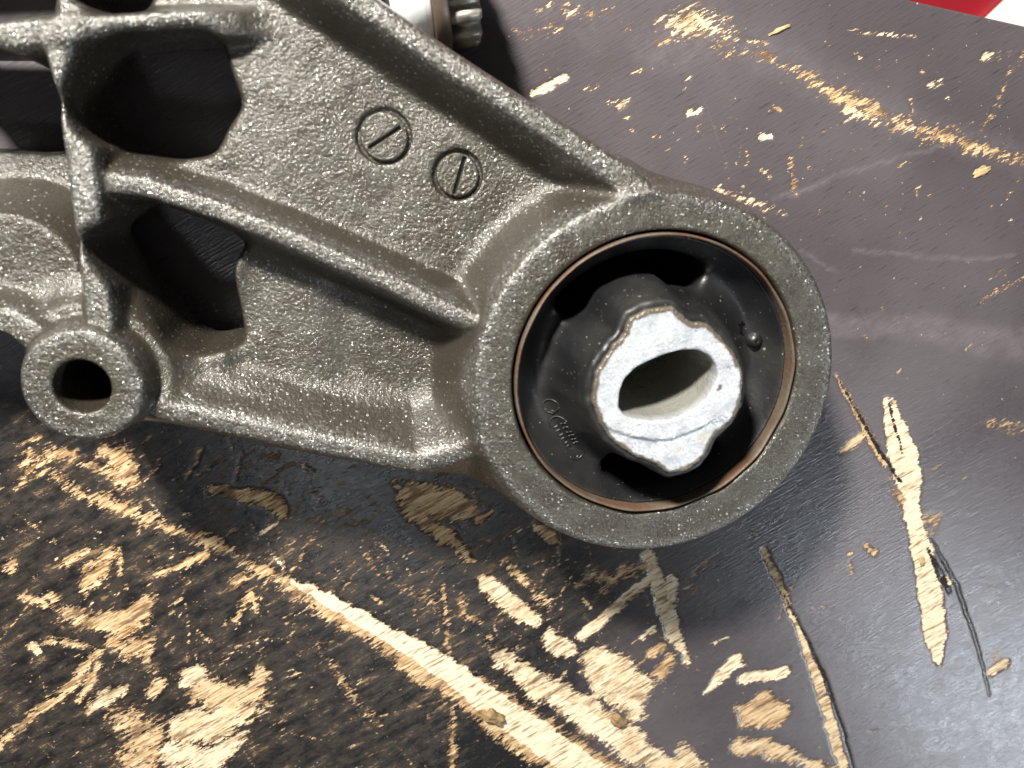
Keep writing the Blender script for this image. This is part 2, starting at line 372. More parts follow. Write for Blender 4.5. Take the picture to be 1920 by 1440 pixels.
# upper right: long worn line and flecks
stroke([(40.3,79.7,0.92),(53.6,74.3,1.42),(63.9,68.7,2.59),(74.3,65.2,2.16),(88.5,60.0,1.72),(102.9,56.3,2.11),(117.7,52.5,1.45),(130.8,49.3,1.48)], 0.25, 2.2, 0.78)
stroke([(15.2,86.1,2.32),(22.7,86.6,3.21),(29.0,85.0,2.08),(35.5,81.0,1.36)], 0.5, 3.0, 0.74)
stroke([(11.7,81.0,1.31),(18.4,83.4,1.31)], 0.2, 2.2, 0.58)
stroke([(27.8,80.2,1.34),(32.6,78.2,1.21),(26.0,84.2,0.73)], 0.2, 2.2, 0.60)
stroke([(67.5,85.3,0.39),(76.5,84.7,0.48),(87.2,84.5,0.49)], 0.6, 0.9, 0.7)
stroke([(-23.7,67.6,0.57),(-18.6,69.8,1.13),(-13.9,72.2,0.57)], 0.7, 0.7)
stroke([(-8.9,69.5,1.01),(-5.2,69.8,0.86)], 0.6, 1.4, 0.7)
stroke([(21.7,63.0,0.92),(24.8,63.7,0.92)], 0.6, 0.9)
stroke([(1.1,64.7,0.73),(2.9,65.4,0.60)], 0.6, 0.9)
stroke([(94.4,71.2,1.02),(97.3,72.3,1.01)], 0.8, 0.8)
stroke([(110.6,78.9,1.03),(111.9,79.3,0.85)], 0.7, 1.0)
stroke([(44.1,56.7,1.12),(46.5,56.8,0.97)], 0.8, 0.9)
stroke([(53.3,51.0,0.82),(53.9,47.3,0.99),(55.4,42.0,1.01),(56.2,40.9,0.50)], 0.1, 1.2, 0.66)
stroke([(31.5,41.7,0.98),(39.1,39.8,0.99),(45.9,37.4,0.83),(52.9,34.3,0.52)], 0.5, 1.4, 0.85)
stroke([(44.9,47.6,0.65),(47.4,45.8,0.65)], 0.5, 1.0, 0.8)
stroke([(111.6,56.3,0.54),(113.6,60.1,0.89),(116.7,66.9,0.88),(119.8,77.3,0.70),(124.2,81.7,1.04)], 0.2, 1.4, 0.62)
stroke([(112.7,78.6,0.86),(119.1,80.9,1.03),(125.6,83.2,1.03)], 0.4, 1.6, 0.60)
stroke([(69.4,64.4,1.64),(78.2,61.5,1.51)], 0.5, 1.6, 0.85)
stroke([(85.2,59.3,2.04),(92.0,59.6,1.54)], 0.5, 1.6, 0.85)
stroke([(-8.7,87.6,1.11),(-2.8,89.0,0.84),(3.2,85.8,0.85)], 0.3, 2.4, 0.56)
stroke([(-37.4,81.5,1.07),(-28.8,83.3,0.94),(-15.9,84.8,1.09)], 0.3, 2.0, 0.58)
stroke([(-22.4,88.6,0.81),(-18.8,90.0,0.81)], 0.5, 1.4, 0.7)
stroke([(-14.5,88.8,1.23),(-11.6,89.3,0.96)], 0.5, 1.4, 0.7)
stroke([(51.2,-0.6,0.73),(52.8,1.1,0.54)], 0.2, 1.0, 0.6)
stroke([(124.9,14.3,0.98),(128.2,16.4,0.98)], 0.1, 1.2, 0.62)
stroke([(121.7,6.7,0.79),(129.3,10.8,0.99),(137.0,14.9,0.80)], 0.2, 1.4, 0.6)
# lower left: heavily flaked area
stroke([(-118.8,-43.0,1.25),(-112.1,-44.7,1.59),(-104.7,-46.9,1.77),(-100.2,-49.0,1.95),(-98.9,-53.1,1.65)], 0.1, 1.3)
stroke([(-169.1,-31.9,1.72),(-160.2,-29.2,2.58),(-154.7,-30.3,2.03)], 0.1, 2.2)
stroke([(-145.3,-30.1,2.93),(-141.4,-33.6,3.58),(-141.5,-39.4,2.41),(-144.8,-36.7,1.79)], 0.15, 2.2)
stroke([(-153.6,-32.8,1.16),(-146.7,-34.9,1.18)], 0.3, 1.6)
stroke([(-168.8,-26.3,0.56),(-162.8,-23.4,0.70)], 0.2, 0.8)
stroke([(-166.5,-33.7,1.44),(-159.8,-35.8,1.75),(-155.0,-42.7,1.49),(-150.8,-43.8,1.50)], 0.1, 2.4)
stroke([(-171.7,-39.1,0.72),(-166.5,-33.7,0.86)], 0.2, 1.2)
stroke([(-149.7,-62.0,2.52),(-152.5,-66.2,3.48),(-155.9,-69.5,3.81),(-159.4,-72.8,2.54)], 0.05, 2.0)
stroke([(-146.9,-60.5,0.64),(-147.5,-69.3,0.48)], 0.1, 0.8)
stroke([(-165.0,-65.2,0.62),(-159.3,-62.2,0.93),(-155.4,-60.2,0.62)], 0.3, 1.0)
stroke([(-167.8,-73.9,1.89),(-165.1,-80.5,2.25),(-156.6,-85.0,3.62),(-151.3,-85.5,4.98),(-145.8,-84.2,5.00),(-140.3,-77.2,2.31)], 0.15, 2.4)
stroke([(-174.5,-74.2,1.25),(-170.4,-76.4,1.27)], 0.4, 1.4)
stroke([(-152.3,-92.9,2.70),(-149.6,-96.1,2.38),(-144.6,-93.7,3.06),(-143.1,-100.6,2.07)], 0.3, 2.0)
stroke([(-137.8,-70.2,0.64),(-129.8,-67.2,1.31),(-122.5,-64.2,0.98)], 0.15, 1.3)
stroke([(-176.3,-62.5,1.22),(-177.3,-64.2,1.37)], 0.3, 1.4)
stroke([(-171.1,-90.1,0.97),(-165.1,-90.7,1.32),(-159.2,-92.6,1.00)], 0.4, 1.2)
stroke([(-175.1,-91.6,1.30),(-174.5,-93.0,0.99)], 0.5, 1.0)
stroke([(-157.2,-94.3,1.00),(-163.7,-102.3,1.70),(-171.1,-110.2,1.53),(-177.9,-114.3,1.03),(-186.8,-121.2,1.20),(-192.5,-127.5,1.04)], 0.35, 1.5)
stroke([(-157.8,-99.0,0.84),(-162.0,-106.3,1.03),(-165.9,-111.8,0.69)], 0.4, 1.0)
stroke([(-163.3,-116.0,1.74),(-157.2,-111.8,2.79),(-152.8,-108.3,1.74)], 0.5, 1.5)
stroke([(-132.8,-107.6,2.85),(-129.4,-106.0,2.49)], 0.55, 1.4)
stroke([(-140.8,-107.7,1.41),(-143.7,-111.3,1.42)], 0.4, 1.4)
stroke([(-153.6,-120.2,4.65),(-146.4,-127.2,6.98),(-150.9,-137.0,7.47)], 0.35, 4.0, 0.72)
stroke([(-128.5,-113.0,3.99),(-120.6,-115.9,6.28),(-113.9,-114.7,4.82),(-110.1,-109.0,2.20)], 0.4, 2.2)
stroke([(-134.9,-126.5,6.31),(-126.5,-125.5,7.50),(-121.2,-122.0,6.36),(-112.8,-120.9,3.75),(-107.9,-119.0,1.12)], 0.5, 2.2)
stroke([(-139.3,-136.4,6.42),(-129.7,-139.8,6.53),(-124.1,-134.1,4.59),(-116.8,-128.7,2.28)], 0.6, 2.4)
stroke([(-116.3,-87.9,0.69),(-110.5,-78.0,0.85),(-109.6,-85.6,0.70)], 0.2, 1.2)
stroke([(-114.9,-73.9,1.35),(-112.5,-72.8,1.18)], 0.2, 1.4)
stroke([(-134.8,-83.3,0.67),(-130.8,-76.2,0.99),(-126.4,-71.1,0.65)], 0.25, 1.4, 0.65)
stroke([(-94.8,-93.8,0.72),(-89.6,-103.2,1.48),(-83.6,-116.0,1.92),(-75.6,-129.4,1.99),(-73.7,-132.2,1.00)], 0.2, 2.2, 0.55)
stroke([(-98.0,-71.6,0.69),(-89.9,-59.5,0.68),(-84.7,-52.7,0.51)], 0.1, 1.2, 0.66)
stroke([(-51.3,-81.2,0.75),(-50.5,-95.1,0.95),(-49.9,-109.3,0.99),(-48.9,-130.4,1.44),(-49.8,-152.4,1.50)], 0.2, 1.2, 0.70)
stroke([(-46.3,-85.6,0.95),(-44.7,-92.6,1.73),(-39.4,-95.1,1.75)], 0.1, 1.6, 0.72)
stroke([(-63.1,-79.3,1.47),(-56.6,-86.6,2.24),(-48.1,-93.3,1.92)], 0.0, 3.0, 0.50)
stroke([(-36.9,-101.4,1.19),(-33.3,-105.8,1.41)], 0.1, 1.4, 0.7)
stroke([(-98.1,-42.1,0.49),(-103.9,-55.8,0.49),(-109.4,-65.2,0.51)], 0.1, 1.2, 0.55)
stroke([(-108.6,-31.3,0.46),(-111.7,-40.4,0.62)], 0.2, 1.0, 0.7)
stroke([(-133.0,-24.2,0.44),(-137.8,-33.8,0.44)], 0.2, 1.0, 0.6)
stroke([(-81.5,-52.9,0.84),(-72.3,-62.6,0.87),(-69.5,-72.1,0.71),(-67.3,-78.0,0.73)], 0.15, 1.6, 0.58)
stroke([(-74.3,-68.0,0.88),(-72.1,-74.7,0.71)], 0.2, 1.2, 0.66)
stroke([(40.4,-61.4,1.62),(49.0,-54.3,1.21)], 0.0, 1.8, 0.48)
stroke([(32.1,-88.4,1.68),(39.1,-93.1,1.29)], 0.0, 2.0, 0.50)
stroke([(32.7,-83.4,1.25),(40.7,-77.1,1.04)], 0.0, 1.6, 0.55)
CR = [[(95.7,-26.3,0.61),(100.4,-37.5,0.84),(103.4,-44.2,0.64)], [(77.3,-18.0,0.50),(85.3,-29.2,0.81),(94.7,-42.8,1.05),(104.2,-54.9,1.08)],
      [(118.6,-77.0,0.91),(126.6,-88.1,1.42),(132.3,-97.1,1.69),(139.0,-110.8,1.25),(145.9,-125.0,1.28),(154.2,-145.8,0.81)],
      [(66.2,-94.5,0.45),(77.2,-113.7,0.69),(86.6,-132.5,1.46),(95.6,-154.5,1.54),(102.4,-173.6,1.33)],
      [(118.3,-81.1,0.69),(125.3,-92.2,2.38),(129.5,-99.0,1.45)]]
SC = [([(71.3,1.3,2.24),(88.6,0.3,3.07),(107.3,-2.1,4.36),(127.0,-6.6,4.53),(144.8,-9.0,5.51)], 0.42),
      ([(70.8,-1.6,1.50),(87.2,-2.6,1.93)], 0.35),
      ([(49.1,39.0,0.84),(58.8,41.9,0.85),(68.5,45.7,0.85),(79.9,49.0,0.69),(93.1,52.5,0.70),(104.9,54.8,0.53)], 0.40),
      ([(76.5,23.6,0.54),(103.5,21.1,0.76),(121.9,20.3,0.58),(131.1,20.9,0.58)], 0.40),
      ([(40.3,79.7,4.60),(63.7,70.8,5.50),(88.3,61.5,4.45),(128.9,50.1,4.08)], 0.22),
      ([(11.0,79.9,5.83),(26.0,84.2,7.42)], 0.28),
      ([(59.1,23.9,0.52),(72.0,17.2,0.54)], 0.35),
      ([(-8.7,87.6,8.36),(-23.1,88.6,6.77)], 0.14)]
def axis(lo, hi, f0, f1, fine, coarse):
    return np.concatenate([np.arange(lo, f0, coarse), np.arange(f0, f1, fine), np.arange(f1, hi+0.1, coarse)])
EDGE_Y0, EDGE_DY = 93.58, -0.163           # far edge of the table: y = 93.58 - 0.163 (x - 83.4)
xs = axis(-420, 420, -200, 182, 0.55, 20.0)
vs_ = np.concatenate([np.arange(-520, -192, 20.0), np.arange(-192, 0.0, 0.55), np.linspace(0, 1, 172)[0:]*0])
ny_f = np.arange(-192, 60, 0.55)
TX, TV = np.meshgrid(xs, np.concatenate([np.arange(-520, -192, 20.0), ny_f, np.linspace(60, 92, 58)[1:]]), indexing='ij')
# last rows follow the slanted far edge
edge_y = EDGE_Y0+EDGE_DY*(TX-83.4)
tt = np.clip((TV-60)/32.0, 0, 1)
TY = np.where(TV > 60, 60+(edge_y-60)*tt, TV)
wear = np.zeros(TX.shape); tone = np.zeros(TX.shape); tw = np.full(TX.shape, -1.0)
gx, gy = math.cos(GRAIN), math.sin(GRAIN)
wob_x = value_noise(TX, TY, 4.0, 1)*1.0+value_noise(TX, TY, 1.6, 2)*0.7
wob_y = value_noise(TX, TY, 4.0, 3)*1.0+value_noise(TX, TY, 1.6, 4)*0.7
U_, V_ = TX*gx+TY*gy, -TX*gy+TY*gx                      # along and across the grain
tear = value_noise(U_*0.35, V_, 1.3, 5)*1.5+value_noise(U_*0.4, V_, 3.2, 6)*2.2+value_noise(U_*0.6, V_, 8.0, 7)*2.6
def window(pts, pad):
    p = np.array(pts)
    x0, x1 = p[:, 0].min()-pad, p[:, 0].max()+pad; y0, y1 = p[:, 1].min()-pad, p[:, 1].max()+pad
    i0, i1 = np.searchsorted(xs, x0), np.searchsorted(xs, x1)
    yy = TY[len(xs)//2]; j0, j1 = np.searchsorted(yy, y0-8), np.searchsorted(yy, y1+8)
    return slice(i0, i1), slice(j0, j1)
for pts, tn, soft, peak in S:
    wmax = max(p[2] for p in pts)
    sl = window(pts, wmax+6)
    d, wv = line_dist_val(TX[sl]+wob_x[sl]*min(1, wmax/2), TY[sl]+wob_y[sl]*min(1, wmax/2), pts, [p[2] for p in pts])
    if wmax > 0.9 and soft > 0.75: d = d+tear[sl]*min(1.0, wmax/4.5)*(0.45 if tn > 0.9 else 1.0)
    v = np.clip(0.5+(wv-d)/(soft*3.2), 0, 1)*min(peak, 0.82 if soft > 1.5 else 1.0)
    better = v > wear[sl]+0.02*(tn < tone[sl])
    upd = (v > 0.3) & ((v >= wear[sl]-0.05) if tn > 0.7 else better)
    tone[sl] = np.where(upd, tn, tone[sl]); wear[sl] = np.maximum(wear[sl], v)
# scattered small chips in the film, long axis along the grain or along the blows
r2 = np.random.default_rng(11)
def flecks(n, cx, cy, sx, sy, smin_, smax_, peak):
    for _ in range(n):
        x, y = r2.normal(cx, sx), r2.normal(cy, sy)
        if not (-198 < x < 180 and -190 < y < 88): continue
        a = GRAIN+r2.normal(0, 0.5)+(math.pi/2 if r2.random() < 0.25 else 0); L = r2.uniform(smin_, smax_)*r2.choice([1, 1, 1, 2.2])
        hw = r2.uniform(0.25, 0.6)*min(1.3, L*0.4+0.3)
        pts = [(x-L*math.cos(a), y-L*math.sin(a), hw*0.6), (x, y, hw), (x+L*math.cos(a), y+L*math.sin(a), hw*0.5)]
        sl = window(pts, 3)
        d, wv = line_dist_val(TX[sl]+wob_x[sl]*0.5, TY[sl]+wob_y[sl]*0.5, pts, [p[2] for p in pts])
        v = np.clip(0.5+(wv-d)/2.4, 0, 1)*peak*r2.uniform(0.6, 1.0)
        tone[sl] = np.where(v > wear[sl], r2.uniform(0, 0.7), tone[sl]); wear[sl] = np.maximum(wear[sl], v)
flecks(170, -130, -75, 45, 38, 0.5, 3.0, 0.85)
flecks(110, -20, -95, 50, 28, 0.5, 2.5, 0.85)
flecks(120, 40, 62, 45, 18, 0.4, 1.6, 0.85)
flecks(70, 110, 20, 40, 40, 0.3, 1.0, 0.8)
flecks(40, 110, -110, 40, 40, 0.3, 1.0, 0.8)
def scratches(n, cx, cy, sx, sy, peak):
    for _ in range(n):
        x, y = r2.normal(cx, sx), r2.normal(cy, sy); a = r2.choice([-0.55, 1.15, 0.5, 2.0])+r2.normal(0, 0.25); L = r2.uniform(3, 16)
        dx, dy, k = math.cos(a)*L, math.sin(a)*L, r2.normal(0, 0.08)
        hw = r2.uniform(0.15, 0.45)
        pts = [(x-dx, y-dy, hw*0.4), (x-dy*k, y+dx*k, hw), (x+dx, y+dy, hw*0.4)]
        if not all(-198 < p[0] < 180 and -190 < p[1] < 86 for p in pts): continue
        sl = window(pts, 3)
        d, wv = line_dist_val(TX[sl]+wob_x[sl]*0.25, TY[sl]+wob_y[sl]*0.25, pts, [p[2] for p in pts])
        v = np.clip(0.5+(wv-d)/1.5, 0, 1)*peak*r2.uniform(0.6, 1.0)
        tone[sl] = np.where(v > wear[sl], r2.uniform(0, 0.3), tone[sl]); wear[sl] = np.maximum(wear[sl], v)
scratches(330, -120, -78, 48, 36, 0.66)
scratches(150, -20, -90, 50, 30, 0.66)
scratches(45, 60, 60, 60, 22, 0.55)
scratches(30, 110, -60, 40, 60, 0.5)
zone = 1.0/(1+np.exp((TX+22+value_noise(TX, TY, 30, 8)*50)/14))*np.clip((-TY+5)/40, 0, 1)
zone = np.maximum(zone, 0.8*np.exp(-((TX-5)/60)**2-((TY+95)/32)**2))
zone = np.maximum(zone, 0.30*np.exp(-((TX-40)/80)**2-((TY-80)/25)**2))
zone = np.clip(zone+value_noise(TX, TY, 18, 9)*0.5*(zone > 0.05), 0, 1)
dark_film = 1.0/(1+np.exp((TX-5+value_noise(TX, TY, 40, 18)*60)/16))*np.clip((15-TY)/40, 0, 1)  # mask for the darker film at the lower left
crack = np.zeros(TX.shape); scuff = np.zeros(TX.shape)
for pts in CR:
    sl = window(pts, 5)
    d, wv = line_dist_val(TX[sl]+wob_x[sl]*0.5, TY[sl]+wob_y[sl]*0.5, pts, [p[2] for p in pts])
    crack[sl] = np.maximum(crack[sl], np.clip(0.5+(wv*0.55-d)/1.2, 0, 1))
for pts, pk in SC:
    sl = window(pts, 14)
    d, wv = line_dist_val(TX[sl]+wob_x[sl]*1.2, TY[sl]+wob_y[sl]*1.2, pts, [p[2] for p in pts])
    scuff[sl] = np.maximum(scuff[sl], pk*np.clip(0.5+(wv-d)/(0.5+wv*0.8), 0, 1))
TZ = -0.42*np.clip((wear-0.35)/0.3, 0, 1)-0.25*np.clip((crack-0.4)/0.4, 0, 1)
TZ += 0.10*value_noise(TX, TY, 1.1, 21)*np.clip(wear*2, 0, 1)
nx, ny = TX.shape
idx = np.arange(nx*ny).reshape(nx, ny)
top_q = np.stack([idx[:-1, :-1], idx[1:, :-1], idx[1:, 1:], idx[:-1, 1:]], -1).reshape(-1, 4)
co = np.stack([TX, TY, TZ], -1).reshape(-1, 3)
# thickness: a skirt and an underside
bord = np.concatenate([idx[:, 0], idx[-1, 1:], idx[-2::-1, -1], idx[0, -2:0:-1]])
nb = len(bord); lower = co[bord].copy(); lower[:, 2] = -21.0
base = len(co)
br = np.arange(nb); b2 = (br+1) % nb
skirt = np.stack([bord[br], base+br, base+b2, bord[b2]], -1)
me = mesh_np('table_top', np.concatenate([co, lower])*MM, np.concatenate([top_q, skirt]))
for nm, a in (('wear', wear), ('tone', tone), ('zone', zone), ('crack', crack), ('scuff', scuff), ('dark_film', dark_film)):
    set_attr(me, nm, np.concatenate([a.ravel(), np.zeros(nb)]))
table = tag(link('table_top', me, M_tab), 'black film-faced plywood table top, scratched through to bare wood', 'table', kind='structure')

# ------------------------------------------------------------------ engine mount bracket
bracket = tag(empty('engine_mount_bracket', (0, 0, 0)), 'brown-grey cast metal engine mount bracket with rubber bushing, lying on the scratched table', 'bracket')
VS = 0.5
X, Y, Z = lattice(-212, 51, -53, 128, -1.5, 52, VS)
R = np.hypot(X-0.4, Y+1.2)
outline = poly_sdf(X, Y, [(-188.9,28.3),(-154.8,14.5),(-147.9,11.5),(-145.2,7.1),(-135.0,-7.2),(-122.1,-7.9),(-117.9,-9.7),(-94.5,-17.5),(-64.4,-23.9),(-35.1,-31.9),(-15.6,-33.9),(1.0,-0.1),(1.8,39.1),(-6.5,50.3),(-30.3,63.7),(-49.0,74.9),(-64.3,84.7),(-78.7,94.2),(-96.2,104.7),(-122.3,112.4),(-169.6,110.2)])
BOSS = (-132.2, 3.0)
RB = np.hypot(X-BOSS[0], Y-BOSS[1])
outline = smin(outline, R-47.6, 12)
outline = smin(outline, RB-14.5, 3)
def rib(pts, zt, hw, run):
    d, v = line_dist_val(X, Y, pts, zt)
    return v-np.maximum(0, np.sqrt(np.maximum(d-hw, 0)**2+0.6)-0.775)/run
yl = np.clip((Y-8)/50, 0, 1)
floor = np.where(X < -118, 20-4*yl, 32.8)
dome = np.hypot(X-(-148.85,24.88)[0], Y-(-148.85,24.88)[1])
floor = np.where(X < -118, smax(floor, 32.5-np.maximum(0, dome-15)/0.45, 3), floor)
floor = floor+1.2*value_noise(X, Y, 22, 31)+0.5*value_noise(X, Y, 7, 32)
# lower pocket floor slightly deeper, with a low step in it
lp = poly_sdf(X, Y, [(-98.6,31.1),(-44.6,13.2),(-45.1,-22.0),(-102.7,1.9)])
floor = floor-3.0*np.clip(0.5-lp/4, 0, 1)
st = poly_sdf(X, Y, [(-79.7,26.9),(-44.5,14.3),(-45.0,-22.4),(-76.4,0.5)])
floor = floor-1.2*np.clip(0.5-st/5, 0, 1)
h = floor
h = smax(h, rib([(-121.7,46.6),(-114.8,45.8),(-100.9,41.1),(-83.3,33.5),(-64.8,24.7),(-46.2,15.2)], [39.5,41.5,42,42.5,43,44.5], 1.6, 0.30), 5)
h = smax(h, rib([(-128.3,75.7),(-126.9,66.3),(-126.8,51.5),(-127.1,34.8),(-127.5,15.8)], [41,42,42,42.5,43], 2.7, 0.13), 2.5)
h = smax(h, rib([(-158.3,72.9),(-138.3,75.5),(-127.2,76.9),(-111.7,78.0),(-99.2,78.9),(-92.8,79.4),(-86.3,79.8)], [40,41,41,40.5,39.5,36.5,32], 2.3, 0.18), 3)
h = smax(h, rib([(-125.2,76.4),(-124.5,88.1),(-123.5,101.1)], [40,40,40], 2.0, 0.28), 4)
h = smax(h, rib([(-120.6,46.6),(-126.6,45.8)], [38.5,35.5], 2.2, 0.3), 5)
h = smax(h, rib([(-91.2,100.2),(-76.8,89.3),(-62.2,80.4),(-50.8,73.0),(-32.4,61.7),(-18.4,53.0),(-5.6,44.1),(2.5,36.8)], [45,45,45,45,45.5,46,47,47.5], 2.2, 0.46), 3.5)
h = smax(h, rib([(-127.0,-0.9),(-119.2,-4.2),(-106.0,-8.0),(-86.8,-13.6),(-70.6,-18.0),(-59.0,-21.1),(-49.7,-19.0),(-42.3,-15.5)], [41,41.5,41.5,42,42.5,43,44,46], 1.4, 0.72), 4.5)
h = smax(h, rib([(-138.4,10.3),(-146.2,16.4),(-160.4,21.1),(-187.1,30.3)], [42,40,40,40], 2.4, 0.3), 5)
h = smax(h, 48-np.maximum(0, R-45.2)/0.42, 7)
h = smax(h, 46-np.maximum(0, RB-13.2)/0.12, 3)
h = smax(h, 38-np.maximum(0, RB-17)/0.7, 6)
h = np.where(R < 45.0, 48.0, h); h = np.where(RB < 12.9, 46.0, h)
h = blur(h, 0.55/VS)
h = h+0.12*value_noise(X, Y, 2.4, 41)+0.14*value_noise(X, Y, 1.1, 42)+0.25*value_noise(X, Y, 9, 43)
RIDGE = np.clip((h-blur(h, 2.6/VS)-0.25)/0.8, 0, 1)
gxh, gyh = np.gradient(h, VS)
gn = np.sqrt(1+gxh**2+gyh**2)
f = (Z-h[..., None].astype(np.float32))/gn[..., None].astype(np.float32)
f = smax(f, (outline[..., None]+0.03*(Z-40)).astype(np.float32), 3.2)
holes = poly_sdf(X, Y, [(-125.8,71.9),(-123.0,74.5),(-118.0,76.5),(-106.5,77.5),(-98.2,77.8),(-96.8,72.6),(-95.5,67.2),(-94.2,62.7),(-97.6,58.8),(-101.4,52.3),(-112.3,50.9),(-121.5,52.5),(-126.6,56.6),(-129.5,62.8)])
for hp in ([(-169.6,73.8),(-140.8,74.0),(-136.1,70.6),(-134.6,64.7),(-136.1,58.2),(-138.0,52.6),(-151.6,53.1),(-180.4,54.7)],
           [(-130.1,35.0),(-119.5,41.4),(-115.0,42.0),(-106.0,38.3),(-95.5,32.7),(-98.9,29.8),(-100.1,26.8),(-100.3,21.6),(-99.5,15.1),(-99.6,7.3),(-109.9,5.8),(-115.8,9.6),(-118.1,15.1),(-123.8,23.0),(-128.4,31.0)],
           [(-123.4,98.9),(-126.5,84.8),(-123.9,82.3),(-119.5,81.4),(-111.5,82.4),(-110.6,86.6),(-108.1,99.9)],
           [(-167.1,80.9),(-148.0,80.3),(-140.6,80.2),(-137.6,82.1),(-135.8,86.6),(-136.7,98.5),(-163.6,97.5)]):
    holes = np.minimum(holes, poly_sdf(X, Y, hp))
holes = blur(holes, 1.6/VS)+0.35*value_noise(X, Y, 5, 51)
f = smax(f, (-holes[..., None]-0.02*(30-Z)).astype(np.float32), 2.4)
f = smax(f, ((35.75-np.hypot(X, Y))[..., None]+0*Z).astype(np.float32), 1.3)          # bore for the bushing
f = smax(f, ((6.1-RB)[..., None]+0*Z).astype(np.float32), 0.9)            # bolt hole
STAMPS = [((-63.43,56.39), 6.3, (-67.20,53.80), (-59.95,58.27)), ((-46.64,47.74), 5.9, (-47.48,43.58), (-44.80,51.98))]
stz = []
for (cx, cy), rs, _, _ in STAMPS:                                        # recesses for the two date stamps
    rr = np.hypot(X-cx, Y-cy)
    zt = float(h[rr < rs+1].mean()); stz.append(zt)
    f = smax(f, -np.maximum((rr-rs)[..., None]+0*Z, (zt-1.3)-Z).astype(np.float32), 0.4)
zb = np.where((R < 48.5) | (RB < 15), 0.05, 8.0)
f = np.maximum(f, (zb[..., None]-Z).astype(np.float32))
me, pc = iso_mesh('casting', f, -212, -53, -1.5, VS)
set_attr(me, 'worn', sample(RIDGE, -212, -53, VS, pc[:, 0], pc[:, 1])*np.clip((pc[:, 2]-36)/3, 0, 1))  # ridge mask, also carries the painted highlight
del f
casting = link('casting', me, M_cast, bracket)

# the two round date stamps: a disc in a recess, with a straight slot
def date_stamp(c, r, z, a, b):
    th = math.atan2(b[1]-a[1], b[0]-a[0]); off = ((a[0]+b[0])/2-c[0], (a[1]+b[1])/2-c[1])
    o = off[0]*-math.sin(th)+off[1]*math.cos(th)
    half = math.hypot(b[0]-a[0], b[1]-a[1])/2
    V, Q, T = [], [], []
    vs = 0.16; n = int(2*r/vs)+3
    xs_ = np.linspace(-r-0.1, r+0.1, n); GX, GY = np.meshgrid(xs_, xs_, indexing='ij')
    rr = np.hypot(GX, GY)
    sx = np.clip(rr, 1e-6, None); scl = np.where(rr > r, r/sx, 1.0)
    U = GX*math.cos(th)+GY*math.sin(th); W = -GX*math.sin(th)+GY*math.cos(th)-o
    e = np.maximum(np.abs(U)-half, np.abs(W)-0.36)
    H = z-0.05-1.0*np.clip(0.5-e/0.25, 0, 1)-0.7*np.clip((rr-r+0.45)/0.45, 0, 1)**2+0.15*value_noise(GX+c[0], GY+c[1], 1.6, 61)
    H = np.where(rr > r, z-1.9, H)
    co = np.stack([c[0]+GX*scl, c[1]+GY*scl, H], -1).reshape(-1, 3)
    ii = np.arange(n*n).reshape(n, n)
    q = np.stack([ii[:-1, :-1], ii[1:, :-1], ii[1:, 1:], ii[:-1, 1:]], -1).reshape(-1, 4)
    return link('date_stamp', mesh_np('date_stamp', co*MM, q), M_cast, casting)
for (c, rs, a, b), z in zip(STAMPS, stz): date_stamp(c, rs-0.75, z, a, b)

# ------------------------------------------------------------------ rubber bushing
CORE = [(-10.8,18.0),(-7.4,19.6),(-4.0,20.2),(-1.3,20.0),(0.5,18.5),(2.7,16.6),(6.6,16.0),(9.1,14.2),(11.7,11.4),(14.0,8.7),(15.9,5.0),(16.7,0.8),(16.3,-3.8),(14.8,-7.5),(11.9,-10.5),(10.2,-12.3),(8.9,-16.0),(7.5,-17.9),(4.5,-19.6),(0.5,-20.2),(-1.1,-19.3),(-3.1,-17.6),(-5.6,-16.5),(-8.7,-15.3),(-11.5,-13.3),(-14.9,-10.6),(-17.7,-5.5),(-19.0,-2.2),(-19.1,1.7),(-18.4,5.8),(-16.5,9.0),(-14.5,11.8),(-12.6,13.2),(-11.8,15.7)]
HOLE = [(-13.0,-3.0),(-12.9,0.8),(-11.9,3.8),(-9.4,6.5),(-6.2,8.0),(-2.8,9.3),(1.3,10.2),(4.9,10.1),(8.0,8.6),(9.8,6.2),(10.4,3.5),(9.5,0.8),(8.2,-2.0),(5.5,-4.3),(2.4,-5.7),(-0.8,-6.6),(-4.6,-6.6),(-8.4,-6.0),(-11.4,-5.0)]
vb = 0.4
X, Y, Z = lattice(-36, 36, -36, 36, 1, 61, vb)
R = np.hypot(X, Y); A = np.arctan2(Y, X)
dc = blur(poly_sdf(X, Y, CORE), 1.2)
def wedge(a0, a1):                # signed distance to the sector between two angles (degrees), negative inside
    a0, a1 = math.radians(a0), math.radians(a1)
    d0 = X*math.sin(a0)-Y*math.cos(a0); d1 = -(X*math.sin(a1)-Y*math.cos(a1))
    return np.maximum(d0, d1)
void = np.minimum(smax(smax(R-30.2, 3.4-dc, 3), wedge(60, 146), 4), smax(smax(R-30.6, 3.2-dc, 3), wedge(-112, -44), 4))
hr = 36.0+15*np.exp(-(np.maximum(dc-1.5, 0)/4.6)**1.3)+9.0*np.exp(-(np.maximum(34.4-R, 0)/4.4)**1.3)+0.3*value_noise(X, Y, 8, 71)
gxh, gyh = np.gradient(hr, vb); gn = np.sqrt(1+gxh**2+gyh**2)
f = (Z-hr[..., None].astype(np.float32))/gn[..., None].astype(np.float32)
arm = smax(f, (-void[..., None]+0*Z).astype(np.float32), 2.5)
coat = smax((dc[..., None]-(1.5+0.10*(58.6-Z)+0.25*value_noise(X, Y, 3, 72)[..., None])).astype(np.float32), (Z-58.7+0.5*value_noise(X, Y, 2, 73)[..., None]).astype(np.float32), 1.2)
f = smin(arm, coat, 4)
f = smax(f, ((R-34.4)[..., None]+0*Z).astype(np.float32), 0.6)
